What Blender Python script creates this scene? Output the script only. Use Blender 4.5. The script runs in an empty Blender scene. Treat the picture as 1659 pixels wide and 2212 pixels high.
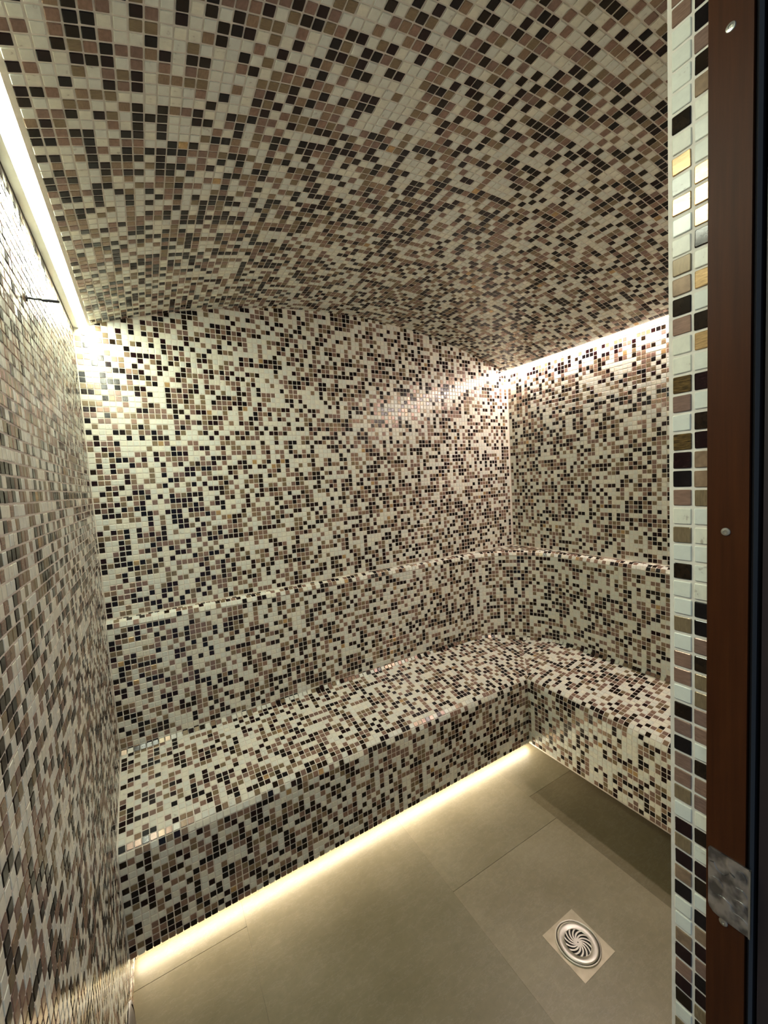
import bpy, math, random
import numpy as np

# ------------------------------------------------------------------ camera
sc = bpy.context.scene
C = sc.collection
CAM = np.array([0.181, -0.2505, 1.598])
YAW, PIT, ROLL, FPX = math.radians(30.061), math.radians(4.49), math.radians(-3.424), 879.3
IW, IH = 1659.0, 2212.0
F_ = np.array([math.sin(YAW)*math.cos(PIT), math.cos(YAW)*math.cos(PIT), -math.sin(PIT)])
r0 = np.array([math.cos(YAW), -math.sin(YAW), 0.0]); u0 = np.cross(r0, F_)
R_ = r0*math.cos(ROLL)+u0*math.sin(ROLL); U_ = -r0*math.sin(ROLL)+u0*math.cos(ROLL)
from mathutils import Matrix, Vector
cd = bpy.data.cameras.new('camera'); cam = bpy.data.objects.new('camera', cd); C.objects.link(cam)
cd.sensor_fit = 'HORIZONTAL'; cd.sensor_width = 36.0; cd.lens = FPX/IW*36.0; cd.clip_start = 0.01
cam.matrix_world = Matrix(((R_[0], U_[0], -F_[0], CAM[0]), (R_[1], U_[1], -F_[1], CAM[1]),
                           (R_[2], U_[2], -F_[2], CAM[2]), (0, 0, 0, 1)))
sc.camera = cam

# ------------------------------------------------------------------ light
wd = bpy.data.worlds.new('world'); sc.world = wd; wd.use_nodes = True
wd.node_tree.nodes['Background'].inputs[0].default_value = (0.55, 0.75, 1.0, 1)
wd.node_tree.nodes['Background'].inputs[1].default_value = 0.165
LED_LEFT = ((0.94, 1.0, 0.80), 52.0)
LED_RIGHT = ((1.0, 0.83, 0.77), 57.0)
LED_FLOOR = ((1.0, 0.86, 0.66), 13.5)
sc.view_settings.view_transform = 'Standard'; sc.view_settings.look = 'None'
sc.view_settings.exposure = 1.03; sc.view_settings.gamma = 1.0; sc.view_settings.use_curve_mapping = False

# ------------------------------------------------------------------ dimensions (m); left wall x=0, front wall inner face y=0
P = 0.0218                       # mosaic pitch
XR, YB = 2.283, 1.671            # right wall, back wall
XJ = 0.724                       # door reveal
CROWN, SPRING = 2.442, 2.247     # barrel vault
XA0, XA1 = 0.048, 2.243          # where the vault starts and ends
XC = (XA0+XA1)/2; HALF = (XA1-XA0)/2; SAG = CROWN-SPRING
RV = (HALF*HALF+SAG*SAG)/(2*SAG); ZC = CROWN-RV
def arch(x): return ZC+math.sqrt(RV*RV-(x-XC)**2)
YF, XF = 1.1975, 1.838           # bench fronts
ZFB = 0.152                      # bottom of bench fronts
BX, BY, BR = 1.801, 1.1995, 0.415  # centre and radius of the rounded backrest corner
ZL = 1.112                       # top of backrest ledge
rng = np.random.default_rng(7); random.seed(7)

# ------------------------------------------------------------------ materials
def mat(name):
    m = bpy.data.materials.new(name); m.use_nodes = True
    return m, m.node_tree, m.node_tree.nodes['Principled BSDF']
def pos_noise(nt, scale, stretch=(1, 1, 1), detail=3, rough=0.5):
    g = nt.nodes.new('ShaderNodeNewGeometry'); mp = nt.nodes.new('ShaderNodeMapping'); mp.inputs['Scale'].default_value = stretch
    n = nt.nodes.new('ShaderNodeTexNoise'); n.inputs['Scale'].default_value = scale; n.inputs['Detail'].default_value = detail
    n.inputs['Roughness'].default_value = rough
    nt.links.new(g.outputs['Position'], mp.inputs['Vector']); nt.links.new(mp.outputs['Vector'], n.inputs['Vector'])
    return n
def ramp(nt, src, stops):
    r = nt.nodes.new('ShaderNodeValToRGB'); e = r.color_ramp.elements
    while len(e) < len(stops): e.new(0.5)
    for k, (p_, c) in enumerate(stops): e[k].position = p_; e[k].color = (*c, 1)
    nt.links.new(src, r.inputs['Fac']); return r
def bump(nt, b, src, strength, dist):
    bm_ = nt.nodes.new('ShaderNodeBump'); bm_.inputs['Strength'].default_value = strength; bm_.inputs['Distance'].default_value = dist
    nt.links.new(src, bm_.inputs['Height']); nt.links.new(bm_.outputs['Normal'], b.inputs['Normal'])
def tile_mat(name, base, dev, rough, metallic=0.0, scale=60, stretch=(1, 1, 1), vein=None, spec=0.5):
    m, nt, b = mat(name)
    n = pos_noise(nt, scale, stretch, 4, 0.6)
    lo = tuple(max(0, c*(1-dev)) for c in base); hi = tuple(min(1, c*(1+dev)) for c in base)
    stops = [(0.3, lo), (0.7, hi)]
    if vein: stops = [(0.30, vein), (0.36, lo), (0.70, hi)]
    r = ramp(nt, n.outputs['Fac'], stops); nt.links.new(r.outputs['Color'], b.inputs['Base Color'])
    b.inputs['Roughness'].default_value = rough; b.inputs['Metallic'].default_value = metallic
    b.inputs['Specular IOR Level'].default_value = spec
    bump(nt, b, n.outputs['Fac'], 0.05, 0.001)
    return m
WHITES = [tile_mat('marble_glass_white', (0.70, 0.705, 0.60), 0.05, 0.26, scale=70, stretch=(1, 1, 1.6), vein=(0.46, 0.43, 0.36)),
          tile_mat('marble_glass_pale_grey', (0.68, 0.695, 0.61), 0.05, 0.24, scale=55, stretch=(1.4, 1, 1), vein=(0.48, 0.46, 0.41)),
          tile_mat('marble_glass_cream', (0.72, 0.70, 0.57), 0.06, 0.28, scale=80, stretch=(1, 1.7, 1), vein=(0.45, 0.40, 0.31))]
BROWNS = [tile_mat('copper_glass_rose', (0.270, 0.165, 0.118), 0.22, 0.22, 0.25, 120, (1, 1, 5), spec=0.6),
          tile_mat('copper_glass_tan', (0.275, 0.185, 0.115), 0.22, 0.22, 0.25, 120, (5, 1, 1), spec=0.6),
          tile_mat('copper_glass_olive', (0.225, 0.165, 0.092), 0.22, 0.22, 0.25, 120, (1, 5, 1), spec=0.6),
          tile_mat('copper_glass_plum', (0.230, 0.145, 0.112), 0.22, 0.22, 0.25, 120, (1, 1, 5), spec=0.6)]
DARKS = [tile_mat('dark_glass_black', (0.006, 0.0045, 0.005), 0.4, 0.13, 0.0, 110, (1, 1, 5), spec=0.3),
         tile_mat('dark_glass_maroon', (0.013, 0.004, 0.0045), 0.4, 0.13, 0.0, 110, (1, 1, 5), spec=0.3),
         tile_mat('dark_glass_umber', (0.014, 0.008, 0.004), 0.5, 0.14, 0.0, 110, (5, 1, 1), spec=0.3)]
GOLD = tile_mat('gold_glass_bright', (0.50, 0.32, 0.14), 0.35, 0.2, 0.35, 110, (1, 1, 6), spec=0.7)
STREAK = tile_mat('gold_streaked_dark_glass', (0.10, 0.06, 0.018), 0.95, 0.15, 0.1, 90, (1, 1, 7))
TM = WHITES+BROWNS+DARKS+[GOLD, STREAK]
IDX = {'W': [0, 1, 2], 'B': [3, 4, 5, 6], 'D': [7, 8, 9], 'G': [10], 'S': [11], 'O': [9]}
def pick_colours(n):
    r = rng.random(n); k = rng.random(n)
    out = np.where(r < 0.41, (k*3).astype(int), np.where(r < 0.735, 3+(k*4).astype(int), 7+(k*3).astype(int)))
    return np.where(rng.random(n) < 0.004, 10, out)

m, nt, b = mat('cream_grout'); n = pos_noise(nt, 90)
r = ramp(nt, n.outputs['Fac'], [(0.3, (0.66, 0.61, 0.52)), (0.7, (0.74, 0.69, 0.59))]); nt.links.new(r.outputs['Color'], b.inputs['Base Color'])
b.inputs['Roughness'].default_value = 0.75; GROUT = m

def stone(name, c0, c1, c2):
    m, nt, b = mat(name)
    n1 = pos_noise(nt, 3.2, (1, 1, 1), 6, 0.6); r1 = ramp(nt, n1.outputs['Fac'], [(0.32, c0), (0.55, c1), (0.75, c2)])
    n2 = pos_noise(nt, 45, (1, 1, 1), 5, 0.7); r2 = ramp(nt, n2.outputs['Fac'], [(0.3, (0.90,)*3), (0.7, (1.06,)*3)])
    mx = nt.nodes.new('ShaderNodeMix'); mx.data_type = 'RGBA'; mx.blend_type = 'MULTIPLY'; mx.inputs[0].default_value = 1.0
    nt.links.new(r1.outputs['Color'], mx.inputs[6]); nt.links.new(r2.outputs['Color'], mx.inputs[7])
    w = pos_noise(nt, 7, (1, 3, 1), 8, 0.72); rw = ramp(nt, w.outputs['Fac'], [(0.485, (0, 0, 0)), (0.50, (0.35, 0.35, 0.35)), (0.515, (0, 0, 0))])
    m2 = nt.nodes.new('ShaderNodeMix'); m2.data_type = 'RGBA'; m2.blend_type = 'SCREEN'; m2.inputs[0].default_value = 0.12
    nt.links.new(mx.outputs[2], m2.inputs[6]); nt.links.new(rw.outputs['Color'], m2.inputs[7])
    nt.links.new(m2.outputs[2], b.inputs['Base Color'])
    rr = ramp(nt, n1.outputs['Fac'], [(0.3, (0.34,)*3), (0.7, (0.46,)*3)]); nt.links.new(rr.outputs['Color'], b.inputs['Roughness'])
    bump(nt, b, n2.outputs['Fac'], 0.08, 0.002)
    return m
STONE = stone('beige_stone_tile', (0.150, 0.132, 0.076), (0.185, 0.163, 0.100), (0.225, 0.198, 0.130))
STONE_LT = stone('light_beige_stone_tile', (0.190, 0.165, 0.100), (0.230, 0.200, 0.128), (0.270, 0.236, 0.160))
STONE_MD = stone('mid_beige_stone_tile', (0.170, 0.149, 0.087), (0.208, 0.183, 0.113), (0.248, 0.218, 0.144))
STONE_SHADED = stone('olive_stone_tile_shaded', (0.115, 0.095, 0.048), (0.135, 0.112, 0.060), (0.160, 0.135, 0.078))  # darker tone carries the shade of a slab tilted from the light
m, nt, b = mat('floor_joint'); b.inputs['Base Color'].default_value = (0.10, 0.08, 0.045, 1); b.inputs['Roughness'].default_value = 0.8; JOINT = m
def metal(name, col, rough, bump_s=0.0):
    m, nt, b = mat(name); b.inputs['Base Color'].default_value = (*col, 1); b.inputs['Metallic'].default_value = 1.0
    n = pos_noise(nt, 40, (1, 1, 1), 3); rr = ramp(nt, n.outputs['Fac'], [(0.3, (rough*0.8,)*3), (0.7, (rough*1.2,)*3)])
    nt.links.new(rr.outputs['Color'], b.inputs['Roughness'])
    if bump_s: bump(nt, b, n.outputs['Fac'], bump_s, 0.004)
    return m
STEEL = metal('brushed_steel', (0.52, 0.51, 0.45), 0.38)
PLATE = metal('dull_beige_steel', (0.46, 0.42, 0.32), 0.55)
STEEL_P = metal('embossed_steel', (0.62, 0.63, 0.64), 0.34, 0.0)
nt = STEEL_P.node_tree; b = nt.nodes['Principled BSDF']; n = pos_noise(nt, 75, (1, 1, 0.8), 2, 0.5)
r = ramp(nt, n.outputs['Fac'], [(0.38, (0.20, 0.20, 0.20)), (0.62, (0.62, 0.62, 0.61))]); nt.links.new(r.outputs['Color'], b.inputs['Base Color']); bump(nt, b, n.outputs['Fac'], 0.6, 0.003)
DARKM = metal('dark_metal', (0.10, 0.10, 0.105), 0.35)
ALU = metal('white_aluminium', (0.78, 0.78, 0.75), 0.45)
m, nt, b = mat('dark_bronze_paint'); b.inputs['Base Color'].default_value = (0.035, 0.026, 0.020, 1); b.inputs['Roughness'].default_value = 0.45; BRONZE = m
m, nt, b = mat('drain_shade_black'); b.inputs['Base Color'].default_value = (0.012, 0.010, 0.008, 1); b.inputs['Roughness'].default_value = 0.6; DRAIN_SHADE = m
m, nt, b = mat('red_brown_wood'); n = pos_noise(nt, 30, (1, 6, 0.25), 5, 0.6)
r = ramp(nt, n.outputs['Fac'], [(0.3, (0.038, 0.010, 0.002)), (0.55, (0.052, 0.014, 0.003)), (0.8, (0.066, 0.019, 0.004))])
nt.links.new(r.outputs['Color'], b.inputs['Base Color']); b.inputs['Roughness'].default_value = 0.5; b.inputs['Specular IOR Level'].default_value = 0.15; WOOD = m
m, nt, b = mat('plum_in_shadow'); b.inputs['Base Color'].default_value = (0.016, 0.009, 0.011, 1); b.inputs['Roughness'].default_value = 0.5; PLUM_SHADED = m  # near-black plum puts the shadow on the door edge into its colour
m, nt, b = mat('black_rubber'); b.inputs['Base Color'].default_value = (0.012, 0.012, 0.014, 1); b.inputs['Roughness'].default_value = 0.4; RUBBER = m
m, nt, b = mat('plaster'); n = pos_noise(nt, 20); r = ramp(nt, n.outputs['Fac'], [(0.3, (0.5, 0.47, 0.42)), (0.7, (0.56, 0.53, 0.48))])
nt.links.new(r.outputs['Color'], b.inputs['Base Color']); b.inputs['Roughness'].default_value = 0.8; PLASTER = m
def emitter(name, colstr):
    m, nt, b = mat(name); b.inputs['Base Color'].default_value = (0.8, 0.8, 0.8, 1)
    b.inputs['Emission Color'].default_value = (*colstr[0], 1); b.inputs['Emission Strength'].default_value = colstr[1]
    return m

# ------------------------------------------------------------------ mesh helpers
class MB:
    def __init__(s): s.v = []; s.f = []
    def box(s, a, b):
        (x0, y0, z0), (x1, y1, z1) = a, b; k = len(s.v)
        s.v += [(x0,y0,z0),(x1,y0,z0),(x1,y1,z0),(x0,y1,z0),(x0,y0,z1),(x1,y0,z1),(x1,y1,z1),(x0,y1,z1)]
        s.f += [tuple(k+i for i in q) for q in ((3,2,1,0),(4,5,6,7),(0,1,5,4),(1,2,6,5),(2,3,7,6),(3,0,4,7))]
        return s
    def prism(s, poly, axis, a, b):           # poly in the two other axes, extruded a..b along axis
        k = len(s.v); n = len(poly)
        for t in (a, b):
            for p_ in poly:
                q = list(p_); q.insert(axis, t); s.v.append(tuple(q))
        s.f.append(tuple(range(k+n-1, k-1, -1))); s.f.append(tuple(range(k+n, k+2*n)))
        for i in range(n):
            j = (i+1) % n; s.f.append((k+i, k+j, k+n+j, k+n+i))
        return s
    def lathe(s, prof, segs, xf=lambda p_: p_, a0=0.0, a1=2*math.pi):
        k = len(s.v); closed = abs(a1-a0-2*math.pi) < 1e-6; ns = segs if closed else segs+1
        for i in range(ns):
            t = a0+(a1-a0)*i/segs
            for (r_, z_) in prof: s.v.append(tuple(xf((r_*math.cos(t), r_*math.sin(t), z_))))
        m_ = len(prof)
        for i in range(segs):
            j = (i+1) % ns
            for q in range(m_-1): s.f.append((k+i*m_+q, k+j*m_+q, k+j*m_+q+1, k+i*m_+q+1))
        return s
    def grid(s, rows):
        k = len(s.v); n = len(rows[0])
        for r_ in rows: s.v += [tuple(p_) for p_ in r_]
        for i in range(len(rows)-1):
            for j in range(n-1): s.f.append((k+i*n+j, k+i*n+j+1, k+(i+1)*n+j+1, k+(i+1)*n+j))
        return s
    def build(s, name, material, parent=None, smooth=False):
        me = bpy.data.meshes.new(name); me.from_pydata(s.v, [], s.f); me.validate()
        import bmesh
        bm = bmesh.new(); bm.from_mesh(me); bmesh.ops.recalc_face_normals(bm, faces=bm.faces); bm.to_mesh(me); bm.free()
        me.materials.append(material)
        if smooth: me.polygons.foreach_set('use_smooth', [True]*len(me.polygons))
        return link(name, me, parent)
def link(name, data, parent=None):
    o = bpy.data.objects.new(name, data); C.objects.link(o)
    if parent: o.parent = parent
    return o
def tag(o, label=None, cat=None, kind=None, group=None):
    if label: o['label'] = label
    if cat: o['category'] = cat
    if kind: o['kind'] = kind
    if group: o['group'] = group
    return o
def empty(name, loc=(0, 0, 0)):
    o = link(name, None); o.location = loc; return o

# ------------------------------------------------------------------ mosaic tiles
HT, INS, A = 0.0012, 0.0008, 0.00925
def unit_tile(material):
    """rounded 20 mm tile, local z outward"""
    vs, fs = [], []
    def ring(a, z, rc):
        out = []
        for cx, cy, t0 in ((1, 1, 0), (-1, 1, 90), (-1, -1, 180), (1, -1, 270)):
            for d in (0, 45, 90):
                t = math.radians(t0+d); out.append((cx*(a-rc)+rc*math.cos(t), cy*(a-rc)+rc*math.sin(t), z))
        return out
    vs = ring(A, -0.001, 0.0011)+ring(A, HT-0.0006, 0.0011)+ring(A-INS, HT, 0.0011); n_ = 12
    for q in (0, 1):
        for i in range(n_):
            j = (i+1) % n_; fs.append((q*n_+i, q*n_+j, (q+1)*n_+j, (q+1)*n_+i))
    fs.append(tuple(range(2*n_, 3*n_)))
    me = bpy.data.meshes.new('mosaic_tile'); me.from_pydata(vs, [], fs); me.materials.append(material); return me
UNIT = [unit_tile(m_) for m_ in TM]

def frames_add(L, c, u, v, n, col=None): L.append((c, u, v, n, -1 if col is None else col))

def project_area(c, u, v, n):
    d = c-CAM; z = d@F_
    px = IW/2+FPX*(d@R_)/z; py = IH/2-FPX*(d@U_)/z
    facing = -np.einsum('ij,ij->i', n, d)/np.linalg.norm(d, axis=1)
    area = FPX*FPX*P*P*np.clip(facing, 0, 1)/np.einsum('ij,ij->i', d, d)*(np.linalg.norm(d, axis=1)/z)**3
    ok = (z > 0.05) & (px > 4) & (px < 1528) & (py > 4) & (py < IH-4)
    return np.where(ok, area, 0), px

def lay_mosaic(tiles, parents, limit=300, tilt=0.010, edge_px=1443, polys=()):
    """tiles: list of (c,u,v,n,col,parent_index). The largest in the picture become objects, the rest one joined part per parent."""
    c = np.array([t[0] for t in tiles], float); u = np.array([t[1] for t in tiles], float); v = np.array([t[2] for t in tiles], float)
    n = np.array([t[3] for t in tiles], float); col = np.array([t[4] for t in tiles]); pi = np.array([t[5] for t in tiles])
    N = len(c); rc = pick_colours(N); col = np.where(col < 0, rc, col)
    a = rng.normal(0, tilt, (N, 2)); n2 = n+u*a[:, :1]+v*a[:, 1:]; n2 /= np.linalg.norm(n2, axis=1)[:, None]
    u2 = u+v*rng.normal(0, 0.008, (N, 1)); u2 -= n2*np.einsum('ij,ij->i', u2, n2)[:, None]; u2 /= np.linalg.norm(u2, axis=1)[:, None]
    v2 = np.cross(n2, u2)
    c = c+u*rng.normal(0, 0.00025, (N, 1))+v*rng.normal(0, 0.00025, (N, 1))+n*np.abs(rng.normal(0, 0.00015, (N, 1)))
    area, px = project_area(c, u, v, n); area = np.where(px < edge_px, area, 0)
    order = np.argsort(-area); big = [i for i in order[:limit] if area[i] > 0]
    isbig = np.zeros(N, bool); isbig[big] = True
    for i in sorted(big):
        o = link('mosaic_tile', UNIT[col[i]], parents[pi[i]])
        o.matrix_world = Matrix(((u2[i,0], v2[i,0], n2[i,0], c[i,0]), (u2[i,1], v2[i,1], n2[i,1], c[i,1]), (u2[i,2], v2[i,2], n2[i,2], c[i,2]), (0,0,0,1)))
    for k, par in enumerate(parents):
        s = np.where((~isbig) & (pi == k))[0]
        if len(s) == 0: continue
        M = len(s); V = np.zeros((M, 12, 3))
        sg = [(-1, -1), (1, -1), (1, 1), (-1, 1)]
        for q, (su, sv) in enumerate(sg):
            V[:, q] = c[s]+u2[s]*(su*A)+v2[s]*(sv*A)-n2[s]*0.001
            V[:, 4+q] = c[s]+u2[s]*(su*A)+v2[s]*(sv*A)+n2[s]*(HT-0.0006)
            V[:, 8+q] = c[s]+u2[s]*(su*(A-INS))+v2[s]*(sv*(A-INS))+n2[s]*HT
        fl = []
        for b0 in (0, 4):
            for q in range(4):
                j = (q+1) % 4; fl.append((b0+q, b0+j, b0+4+j, b0+4+q))
        fl.append((8, 9, 10, 11)); fl = np.array(fl)
        faces = (fl[None]+(np.arange(M)*12)[:, None, None]).reshape(-1, 4)
        verts = V.reshape(-1, 3).tolist(); faces = faces.tolist(); mi = np.repeat(col[s], 9).tolist()
        for (pv, pn, pc, pk) in polys:
            if pk != k: continue
            b0 = len(verts); m_ = len(pv); cen = np.mean(pv, axis=0)
            for q in pv: verts.append(tuple(q-pn*0.001))
            for q in pv: verts.append(tuple(q+pn*HT))
            for q in range(m_):
                j = (q+1) % m_; faces.append((b0+q, b0+j, b0+m_+j, b0+m_+q)); mi.append(pc)
            faces.append(tuple(range(b0+m_, b0+2*m_))); mi.append(pc)
        me = bpy.data.meshes.new('mosaic_field'); me.from_pydata(verts, [], faces)
        for m_ in TM: me.materials.append(m_)
        me.polygons.foreach_set('material_index', mi)
        o = link('mosaic_field', me, par); tag(o, kind='stuff')

def plane_tiles(L, origin, du, dv, n, nu, nv, keep=lambda c: True, pidx=0, colfun=None):
    o = np.array(origin, float); du = np.array(du, float); dv = np.array(dv, float); n = np.array(n, float)
    for j in range(nv):
        for i in range(nu):
            c = o+du*((i+0.5)*P)+dv*((j+0.5)*P)
            if keep(c): L.append((c, du, dv, n, -1 if colfun is None else colfun(i, j), pidx))

X_, Y_, Z_ = np.eye(3)
# ------------------------------------------------------------------ room shell
# left wall
wl = MB().box((-0.10, -0.16, 0), (0, YB+0.1, 2.50)).build('wall_left', GROUT); tag(wl, 'left wall clad in small glass mosaic', kind='structure')
L = []
plane_tiles(L, (0, -0.13, 0.004), Y_, Z_, X_, int((YB+0.13)/P), int(2.235/P))
lay_mosaic(L, [wl], tilt=0.012)
# back wall
wb = MB().box((-0.10, YB, 0), (XR+0.10, YB+0.10, 2.56)).build('wall_back', GROUT); tag(wb, 'back wall clad in glass mosaic under the vault', kind='structure')
L = []
plane_tiles(L, (0.002, YB, ZL+0.004), X_, Z_, -Y_, int(XR/P), 64, keep=lambda c: c[2] < arch(min(max(c[0], XA0), XA1))+0.004)
lay_mosaic(L, [wb])
# right wall
wr = MB().box((XR, -0.12, 0), (XR+0.10, YB, 2.50)).build('wall_right', GROUT); tag(wr, 'right wall clad in glass mosaic beneath the light strip', kind='structure')
L = []
plane_tiles(L, (XR, YB-0.004, ZL+0.004), -Y_, Z_, -X_, int(YB/P), 51)
lay_mosaic(L, [wr])
# front wall: solid part beside the door, lintel above it
wf = MB().box((XJ, -0.0393, 0), (XR, 0, 2.56)).box((XJ+0.03, -0.12, 0), (XR, -0.0393, 2.56)).box((0, -0.12, 2.17), (XJ, 0, 2.56)).build('wall_front', GROUT)
tag(wf, 'front wall with the tiled door reveal', kind='structure')
col1 = 'BBWWWWDWGWGWWBBOBWWSBWSDDBWBWDWWBWBBWDBDBBBWDBDBDWWBDBDDWB'
col2 = 'DBDBWWWGGGOWGWDGWDWDDBBBWWWWWDDBDBBBBWDBBWDWDDWDBDBDDB'
L = []
plane_tiles(L, (XJ+0.004, 0, 0.62), X_, Z_, Y_, int((XR-XJ)/P), 82, keep=lambda c: c[2] < arch(min(c[0], XA1)))
plane_tiles(L, (0.004, 0, 2.175), X_, Z_, Y_, int(XJ/P), 12, keep=lambda c: c[2] < arch(max(c[0], XA0)))
ZR24 = 1.578
for k in range(-4, 106):
    z = ZR24-(k-24)*P
    if not 0.01 < z < 2.165: continue
    for q, (s_, k0, yc) in enumerate(((col1, 0, -0.0138), (col2, 2, -0.0138-P))):
        kk = k-k0
        ch = s_[kk] if 0 <= kk < len(s_) else random.choice('WWBD')
        L.append((np.array([XJ, yc, z]), -Y_, Z_, -X_, random.choice(IDX[ch]), 0))
lay_mosaic(L, [wf], edge_px=1540, tilt=0.014)
# vault
seg = 48
def vault_pts(dz=0.0): return [(XA0+(XA1-XA0)*i/seg, arch(XA0+(XA1-XA0)*i/seg)+dz) for i in range(seg+1)]
poly = [(0, SPRING+0.012), (XA0, SPRING+0.012)]+vault_pts()+[(XA1, SPRING+0.016), (XR, SPRING+0.016), (XR, 2.56), (0, 2.56)]
ce = MB().prism(poly, 1, 0.0, YB).build('ceiling', GROUT); tag(ce, 'shallow barrel vault ceiling clad in glass mosaic', kind='structure')
L = []
ang = math.asin(HALF/RV); ntot = int(2*ang*RV/P); rows = int(YB/P)
for i in range(ntot):
    t = -ang+((i+0.5)*P+(2*ang*RV-ntot*P)/2)/RV
    nx = np.array([-math.sin(t), 0, -math.cos(t)]); uu = np.array([math.cos(t), 0, -math.sin(t)])
    c0 = np.array([XC+RV*math.sin(t), 0, ZC+RV*math.cos(t)])
    for j in range(rows): L.append((c0+Y_*(YB-0.003-(j+0.5)*P), uu, -Y_, nx, -1, 0))
lay_mosaic(L, [ce])

# floor
fl = MB().box((0, -0.16, -0.08), (XR, YB, -0.004)).build('floor', JOINT); tag(fl, 'beige stone tile floor', kind='structure')
def slab(x0, x1, y0, y1, material, zs=(0, 0, 0, 0), gx0=0.0002, gx1=0.0002, gy0=0.0008, gy1=0.0008):
    x0 += gx0; x1 -= gx1; y0 += gy0; y1 -= gy1
    mb = MB(); k = 8
    mb.v = [(x0,y0,-0.01),(x1,y0,-0.01),(x1,y1,-0.01),(x0,y1,-0.01),(x0,y0,zs[0]),(x1,y0,zs[1]),(x1,y1,zs[2]),(x0,y1,zs[3])]
    mb.f = [(3,2,1,0),(4,5,6,7),(0,1,5,4),(1,2,6,5),(2,3,7,6),(3,0,4,7)]
    return mb.build('floor_tile', material, fl)
X1, X2, X3 = 0.355, 1.062, 1.675
slab(0, X1, 1.232, YB, STONE); slab(0, X1, -0.15, 1.232, STONE)
slab(X1, X2, -0.15, YB, STONE)
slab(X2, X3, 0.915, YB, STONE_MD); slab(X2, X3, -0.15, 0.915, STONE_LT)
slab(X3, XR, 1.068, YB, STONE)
slab(X3, XR, -0.15, 1.068, STONE_SHADED, zs=(-0.003, 0.0, 0.0, 0.0))

# ------------------------------------------------------------------ bench
SL = math.radians(11.5); RN = 0.04; DTOT = 0.44
# profile by distance d from the front face: vertical front, rounded nose, sloping seat
nose = []
zt = 0.470
for i in range(9):
    t = math.pi-(math.pi/2-SL)*i/8      # from pointing outwards to the seat normal
    nose.append((RN+RN*math.cos(t), zt+RN*math.sin(t)))
d1, z1 = nose[-1]
z_end = z1+(DTOT-d1)*math.tan(SL)
prof = [(0.0, ZFB)]+nose+[(DTOT, z_end)]
def prof_len():
    s = [0]
    for a, b_ in zip(prof[:-1], prof[1:]): s.append(s[-1]+math.hypot(b_[0]-a[0], b_[1]-a[1]))
    return s
PS = prof_len()
def prof_at(s):
    for i in range(len(PS)-1):
        if s <= PS[i+1] or i == len(PS)-2:
            f = (s-PS[i])/(PS[i+1]-PS[i]); a, b_ = prof[i], prof[i+1]
            return (a[0]+(b_[0]-a[0])*f, a[1]+(b_[1]-a[1])*f)
def prof_frame(s):
    a = prof_at(s-0.008); b_ = prof_at(s+0.008); c = prof_at(s)
    t = np.array([b_[0]-a[0], b_[1]-a[1]]); t /= np.linalg.norm(t)
    return c, t, np.array([-t[1], t[0]])
bench = empty('corner_bench', (1.2, 1.4, 0))
tag(bench, 'built-in corner bench with rounded backrest, covered in brown and white mosaic', 'bench')
def child(mb, name, material, smooth=False):
    o = mb.build(name, material, None, smooth); o.parent = bench; o.matrix_parent_inverse = bench.matrix_world.inverted(); return o
bpy.context.view_layer.update()
inner = prof
body = [(YF+d, z) for d, z in inner]+[(YB, z_end), (YB, ZFB)]
mb = MB().prism(body, 0, 0.0, XR)
body2 = [(XF+d, z) for d, z in inner]+[(XR, z_end), (XR, ZFB)]
mb.prism(body2, 1, 0.0, YB-0.001)
seat = child(mb, 'seat', GROUT)
mb = MB().box((0.002, 1.352, 0), (XR-0.002, YB-0.002, ZFB)).box((1.998, 0.002, 0), (XR-0.002, 1.352, ZFB))
plinth = child(mb, 'plinth', GROUT)
# backrest body: follows the path along both walls with a rounded corner
path = [(0.0, BY+BR)]+[(BX+BR*math.sin(t), BY+BR*math.cos(t)) for t in [math.pi/2*i/24 for i in range(25)]]+[(BX+BR, 0.0)]
nrm = [(0, -1)]+[(-math.sin(t), -math.cos(t)) for t in [math.pi/2*i/24 for i in range(25)]]+[(-1, 0)]
RT = 0.022
bprof = [(0.0, 0.40), (0.0, ZL-RT)]+[(-(RT-RT*math.cos(t)), ZL-RT+RT*math.sin(t)) for t in [math.pi/2*i/6 for i in range(1, 7)]]
mb = MB()
rows_ = [[(x+nx*o_, y+ny*o_, z) for (o_, z) in bprof] for (x, y), (nx, ny) in zip(path, nrm)]
mb.grid(rows_)
k = len(mb.v)
top = [r_[-1] for r_ in rows_]; mb.v += top+[(XR, 0, ZL), (XR, YB, ZL), (0, YB, ZL)]; mb.f.append(tuple(range(k, k+len(top)+3)))
k = len(mb.v); bot = [r_[0] for r_ in rows_]; mb.v += bot+[(XR, 0, 0.40), (XR, YB, 0.40), (0, YB, 0.40)]; mb.f.append(tuple(range(k, k+len(bot)+3)))
backrest = child(mb, 'backrest', GROUT)
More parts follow.
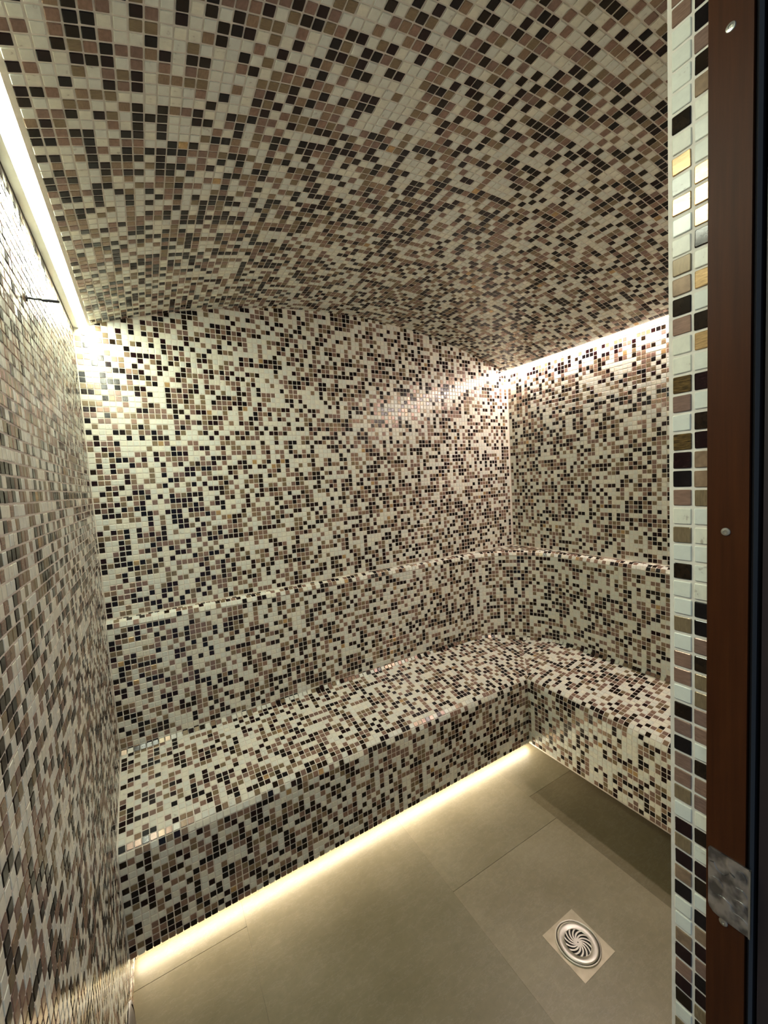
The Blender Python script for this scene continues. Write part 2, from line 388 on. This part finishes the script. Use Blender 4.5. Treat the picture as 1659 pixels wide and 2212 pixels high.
# tiles on seat and front
L = []; polys = []
S_NOSE_END = PS[9]
nrow = int(PS[-1]/P)
def clip(poly, pt, nn):
    out = []
    for a, b_ in zip(poly, poly[1:]+poly[:1]):
        da, db = (a-pt)@nn, (b_-pt)@nn
        if da >= 0: out.append(a)
        if (da >= 0) != (db >= 0): out.append(a+(b_-a)*(da/(da-db)))
    return out
def in_back(x, y, mg):
    if x > BX and y > BY: return math.hypot(x-BX, y-BY) < BR-mg
    return x < BX+BR-mg and y < BY+BR-mg
for j in range(nrow):
    s = (j+0.5)*P-0.005; (d, z), t, nn = prof_frame(s)
    # along the back wall
    tv = np.array([0, t[0], t[1]]); n3 = np.array([0, nn[0], nn[1]])
    lim = XF+d
    for i in range(int(2.3/P)):
        x = 0.004+(i+0.5)*P; y = YF+d
        if not in_back(x, y, 0.006): continue
        c = np.array([x, y, z])
        if x+P/2 <= lim-0.012: L.append((c, X_, tv, n3, -1, 0))
        elif x-P/2 < lim+0.012:
            q = [c+X_*(a*A)+tv*(b_*A) for a, b_ in ((-1,-1),(1,-1),(1,1),(-1,1))]
            mn = np.array([-1, t[0], 0]) if t[0] > 0.05 else np.array([-1.0, 0, 0]); 
            q = clip(q, np.array([XF+d-0.001, YF+d, z]), np.array([-1.0, 1.0 if d > 0.03 else 0, 0]))
            if len(q) > 2: polys.append((q, n3, int(pick_colours(1)[0]), 0))
    tv = np.array([t[0], 0, t[1]]); n3 = np.array([nn[0], 0, nn[1]])
    lim = YF+d
    for i in range(int(1.7/P)):
        y = 0.004+(i+0.5)*P; x = XF+d
        if not in_back(x, y, 0.006): continue
        c = np.array([x, y, z])
        if y+P/2 <= lim-0.012: L.append((c, -Y_, tv, n3, -1, 0))
        elif y-P/2 < lim+0.012:
            q = [c-Y_*(a*A)+tv*(b_*A) for a, b_ in ((-1,-1),(1,-1),(1,1),(-1,1))]
            q = clip(q, np.array([XF+d, YF+d-0.001, z]), np.array([1.0 if d > 0.03 else 0, -1.0, 0]))
            if len(q) > 2: polys.append((q, n3, int(pick_colours(1)[0]), 0))
# tiles on backrest front, along the path
l1, la = BX, BR*math.pi/2; tot = l1+la+BY
def path_at(s):
    if s < l1: return np.array([s, BY+BR]), np.array([1.0, 0]), np.array([0, -1.0])
    if s < l1+la:
        t = (s-l1)/BR; return np.array([BX+BR*math.sin(t), BY+BR*math.cos(t)]), np.array([math.cos(t), -math.sin(t)]), np.array([-math.sin(t), -math.cos(t)])
    return np.array([BX+BR, BY-(s-l1-la)]), np.array([0, -1.0]), np.array([-1.0, 0])
def seat_z(x, y):
    d = max(y-YF, x-XF); return z1+(min(d, DTOT)-d1)*math.tan(SL)
for i in range(int(tot/P)):
    pt, pt_t, pn = path_at(0.003+(i+0.5)*P)
    u3 = np.array([pt_t[0], pt_t[1], 0]); n3 = np.array([pn[0], pn[1], 0]); base = np.array([pt[0], pt[1], 0])
    zb = seat_z(*(pt+pn*0.012))
    for j in range(40):
        z = ZL-RT-0.004-(j+0.5)*P
        if z < zb+0.004: break
        L.append((base+Z_*z, u3, Z_, n3, -1, 1))
    # rounded top edge, two rows, and the cove where it meets the seat
    for aa in (22, 68):
        a = math.radians(aa); nn = n3*math.cos(a)+Z_*math.sin(a)
        c = base-n3*RT+Z_*(ZL-RT)+nn*(RT+0.0004)
        if aa == 68: c = c-n3*0.004
        L.append((c, u3, np.cross(nn, u3), nn, -1, 1))
    nn = n3*math.cos(0.72)+Z_*math.sin(0.72)
    L.append((base+n3*0.0065+Z_*(zb+0.0075), u3, np.cross(nn, u3), nn, -1, 1))
# ledge top
for i in range(int(XR/P)):
    for j in range(int(YB/P)):
        x, y = XR-0.004-(i+0.5)*P, YB-0.004-(j+0.5)*P
        if not in_back(x, y, -0.030): L.append((np.array([x, y, ZL]), X_, Y_, Z_, -1, 1))
lay_mosaic(L, [seat, backrest], polys=polys)

# ------------------------------------------------------------------ light strips
ls = empty('light_strip', (0.033, 0.8, SPRING)); tag(ls, 'cool white light strip where left wall meets the vault', 'light strip')
bpy.context.view_layer.update()
def put(o, par): o.parent = par; o.matrix_parent_inverse = par.matrix_world.inverted(); return o
put(MB().prism([(0.0025, SPRING+0.0115), (0.0025, SPRING-0.013), (0.0205, SPRING-0.013), (0.0215, SPRING-0.0095), (0.0425, SPRING+0.0115)], 1, 0.004, YB-0.003).build('channel', ALU), ls)
put(MB().prism([(0.0220, SPRING-0.0092), (0.0232, SPRING-0.0098), (0.0435, SPRING+0.0100), (0.0425, SPRING+0.0110)], 1, 0.006, YB-0.006).build('diffuser', emitter('led_cool', LED_LEFT)), ls)
rs = empty('light_strip', (2.26, 0.8, SPRING)); tag(rs, 'pinkish white light strip along the top of the right wall', 'light strip')
bpy.context.view_layer.update()
put(MB().prism([(2.2808, SPRING+0.0150), (2.2808, SPRING-0.012), (2.2680, SPRING-0.012), (2.2450, SPRING+0.0080), (2.2450, SPRING+0.0150)], 1, 0.004, YB-0.003).build('channel', ALU), rs)
put(MB().prism([(2.2672, SPRING-0.0122), (2.2664, SPRING-0.0130), (2.2442, SPRING+0.0065), (2.2450, SPRING+0.0073)], 1, 0.006, YB-0.006).build('diffuser', emitter('led_rose', LED_RIGHT)), rs)
fs = empty('light_strip', (1.0, 1.33, 0)); tag(fs, 'warm yellow light strip hidden in the recess under the bench', 'light strip')
bpy.context.view_layer.update()
put(MB().box((0.004, 1.338, 0.0), (1.98, 1.351, 0.070)).build('channel', ALU), fs)
put(MB().box((0.006, 1.325, 0.030), (1.975, 1.3385, 0.050)).build('diffuser', emitter('led_warm', LED_FLOOR)), fs)

# ------------------------------------------------------------------ floor drain
DX, DY = 1.300, 0.551
dr = empty('floor_drain', (DX, DY, 0)); tag(dr, 'round steel drain in a square plate set in the floor', 'drain')
def dpart(mb, name, material, parent=dr, smooth=False): return mb.build(name, material, parent, smooth)
h = 0.080
pl = MB(); ringn = 40; k = 0
for z_ in (0.0008, 0.0):
    for i in range(ringn):
        t = 2*math.pi*i/ringn; s_ = h/max(abs(math.cos(t)), abs(math.sin(t))); pl.v.append((s_*math.cos(t), s_*math.sin(t), z_))
for i in range(ringn):
    t = 2*math.pi*i/ringn; pl.v.append((0.066*math.cos(t), 0.066*math.sin(t), 0.0014))
for i in range(ringn):
    j = (i+1) % ringn; pl.f += [(i, j, 2*ringn+j, 2*ringn+i), (ringn+i, ringn+j, j, i)]
dpart(pl, 'plate', PLATE)
dpart(MB().lathe([(0.0715, 0.001), (0.0715, 0.005), (0.0690, 0.0066), (0.0665, 0.005), (0.0660, 0.0015)], 48), 'rim', STEEL, smooth=True)
dpart(MB().lathe([(0.0662, 0.0012), (0.0, 0.0012)], 40), 'shade_disc', DRAIN_SHADE)  # flat black disc stands in for the shade below the grate
dpart(MB().lathe([(0.0640, 0.0022), (0.0640, 0.0058), (0.0600, 0.0074), (0.0500, 0.0072), (0.0430, 0.0050), (0.0410, 0.0044), (0.0410, 0.0020)], 48), 'cover', STEEL, smooth=True)
g = MB(); nv_ = 14
for i in range(nv_):                              # curved vanes
    a0 = 2*math.pi*i/nv_; pts = []
    for q in range(9):
        f = q/8; r_ = 0.006+0.0355*f; a = a0-0.95*f**1.0
        w = (0.5*(1-f)+0.9*f)*0.0030+0.0008
        pts.append((r_, a, w))
    k = len(g.v)
    for r_, a, w in pts:
        for s_ in (-1, 1):
            aa = a+s_*w/max(r_, 0.006)
            g.v += [(r_*math.cos(aa), r_*math.sin(aa), 0.0046), (r_*math.cos(aa), r_*math.sin(aa), 0.0025)]
    for q in range(8):
        b0 = k+q*4; g.f += [(b0, b0+2, b0+6, b0+4), (b0, b0+4, b0+5, b0+1), (b0+2, b0+3, b0+7, b0+6)]
g.lathe([(0.0075, 0.0025), (0.0075, 0.0048), (0.0022, 0.0048), (0.0022, 0.0025)], 20)
dpart(g, 'grate', STEEL)

# ------------------------------------------------------------------ probe on the left wall
pb = empty('wall_probe', (0.0, 0.8835, 2.024)); tag(pb, 'thin dark metal probe sticking out of the left wall', 'probe')
ax = lambda p_: (p_[2], p_[0], p_[1])
MB().lathe([(0.0, 0.0), (0.0075, 0.0), (0.0075, 0.003), (0.0022, 0.0035), (0.0022, 0.026), (0.0034, 0.027)], 20, ax).build('stem', DARKM, pb, True)
MB().lathe([(0.0036, 0.027), (0.0036, 0.036), (0.0030, 0.037), (0.0030, 0.056), (0.0, 0.0575)], 20, ax).build('tip', DARKM, pb, True)

# ------------------------------------------------------------------ steam outlet cover low on the left wall
so = empty('steam_outlet', (0.0, 1.030, 0.0)); tag(so, 'small dark metal outlet cover at the foot of the left wall', 'outlet')
dome = []
for i in range(9):
    t = math.pi/2*i/8; dome.append((0.128*math.cos(t), 0.016*math.sin(t)))
MB().lathe(dome, 28, lambda p_: (p_[2], p_[0], p_[1]), 0.0, math.pi).build('cover', BRONZE, so, True)
MB().lathe([(0.136, 0.0), (0.136, 0.004), (0.126, 0.006)], 28, lambda p_: (p_[2], p_[0], p_[1]), 0.0, math.pi).build('rim', BRONZE, so, True)

# ------------------------------------------------------------------ door frame on the right of the opening
door = empty('door_1', (XJ, -0.08, 0)); tag(door, 'dark red-brown wooden door frame with steel hinge plate', kind='structure')
bpy.context.view_layer.update()
poly = [(XJ-0.0045, -0.0400), (XJ-0.0030, -0.0393), (XJ+0.03, -0.0393), (XJ+0.03, -0.16), (XJ+0.012, -0.16), (XJ+0.012, -0.0765), (XJ-0.0045, -0.0765)]
jamb = put(MB().prism([(x, y) for x, y in poly], 2, 0.0, 2.17).build('jamb', WOOD), door)
put(MB().prism([(XJ+0.0125, -0.0770), (XJ-0.001, -0.0775), (XJ-0.003, -0.0800), (XJ-0.001, -0.0830), (XJ+0.0125, -0.0850)], 2, 0.0, 2.16).build('seal', RUBBER), door)
put(MB().box((XJ+0.0005, -0.20, 0.0), (XJ+0.0118, -0.0865, 2.16)).build('door_edge', PLUM_SHADED), door)
def screw(y, z, par):
    o = put(MB().lathe([(0.0, 0.0004), (0.0016, 0.0004), (0.0018, 0.0012), (0.0040, 0.0008), (0.0044, 0.0)], 20, lambda p_: (XJ-0.0046-p_[2], y+p_[0], z+p_[1])).build('screw', STEEL), par)
    return o
screw(-0.0570, 1.520, door); screw(-0.0585, 2.022, door)
# hinge plate, rounded corners, folded bright outer edge
y0, y1, z0, z1_ = -0.0810, -0.0425, 1.062, 1.144
pts = []
for cy, cz, t0, rr in ((y1, z1_, 0, .003), (y0, z1_, 90, .001), (y0, z0, 180, .001), (y1, z0, 270, .010)):
    sy = -1 if cy == y1 else 1; sz = -1 if cz == z1_ else 1
    for d in (0, 30, 60, 90):
        t = math.radians(t0+d); pts.append((cy+sy*rr+rr*math.cos(t), cz+sz*rr+rr*math.sin(t)))
hp = put(MB().prism([(a, b_) for a, b_ in pts], 0, XJ-0.0062, XJ-0.0044).build('hinge_plate', STEEL_P), door)
put(MB().box((XJ-0.0075, -0.0822, z0), (XJ-0.0040, -0.0806, z1_)).build('hinge_edge', STEEL), door)
def blob(name, cy, cz, ry, rz_, material, a0=0.0, a1=2*math.pi, hole=0.0, th=0.0009):
    mb = MB(); n_ = 16
    for x_ in (XJ-0.0061, XJ-0.0062-th):
        for i in range(n_+1):
            t = a0+(a1-a0)*i/n_
            for f in (1.0, hole): mb.v.append((x_, cy+ry*f*math.cos(t), cz+rz_*f*math.sin(t)))
    m_ = 2*(n_+1)
    for i in range(n_):
        a = m_+2*i; mb.f.append((a, a+2, a+3, a+1)); b0 = 2*i
        mb.f += [(b0, b0+2, a+2, a), (b0+1, b0+3, a+3, a+1)]
    return put(mb.build(name, material), door)
for a_ in ((-0.0560, 1.1300, 0.0125, 0.0180, math.pi*1.10, math.pi*1.92, 0.62), (-0.0500, 1.1030, 0.0068, 0.0060, 0, 2*math.pi, 0.05),
           (-0.0720, 1.1080, 0.0072, 0.0062, 0, 2*math.pi, 0.05), (-0.0725, 1.0940, 0.0070, 0.0052, 0, 2*math.pi, 0.05),
           (-0.0560, 1.0820, 0.0110, 0.0080, math.pi*0.1, math.pi*1.1, 0.45), (-0.0735, 1.1270, 0.0052, 0.0090, 0, 2*math.pi, 0.05), (-0.0720, 1.0760, 0.0075, 0.0050, 0, 2*math.pi, 0.05)):
    blob('raised_stamp', a_[0], a_[1], a_[2], a_[3], STEEL_P, a_[4], a_[5], a_[6], 0.0007)
bpy.context.view_layer.update()
for (yy, zz) in ((-0.052, 1.134), (-0.057, 1.0575)): screw(yy, zz, door)
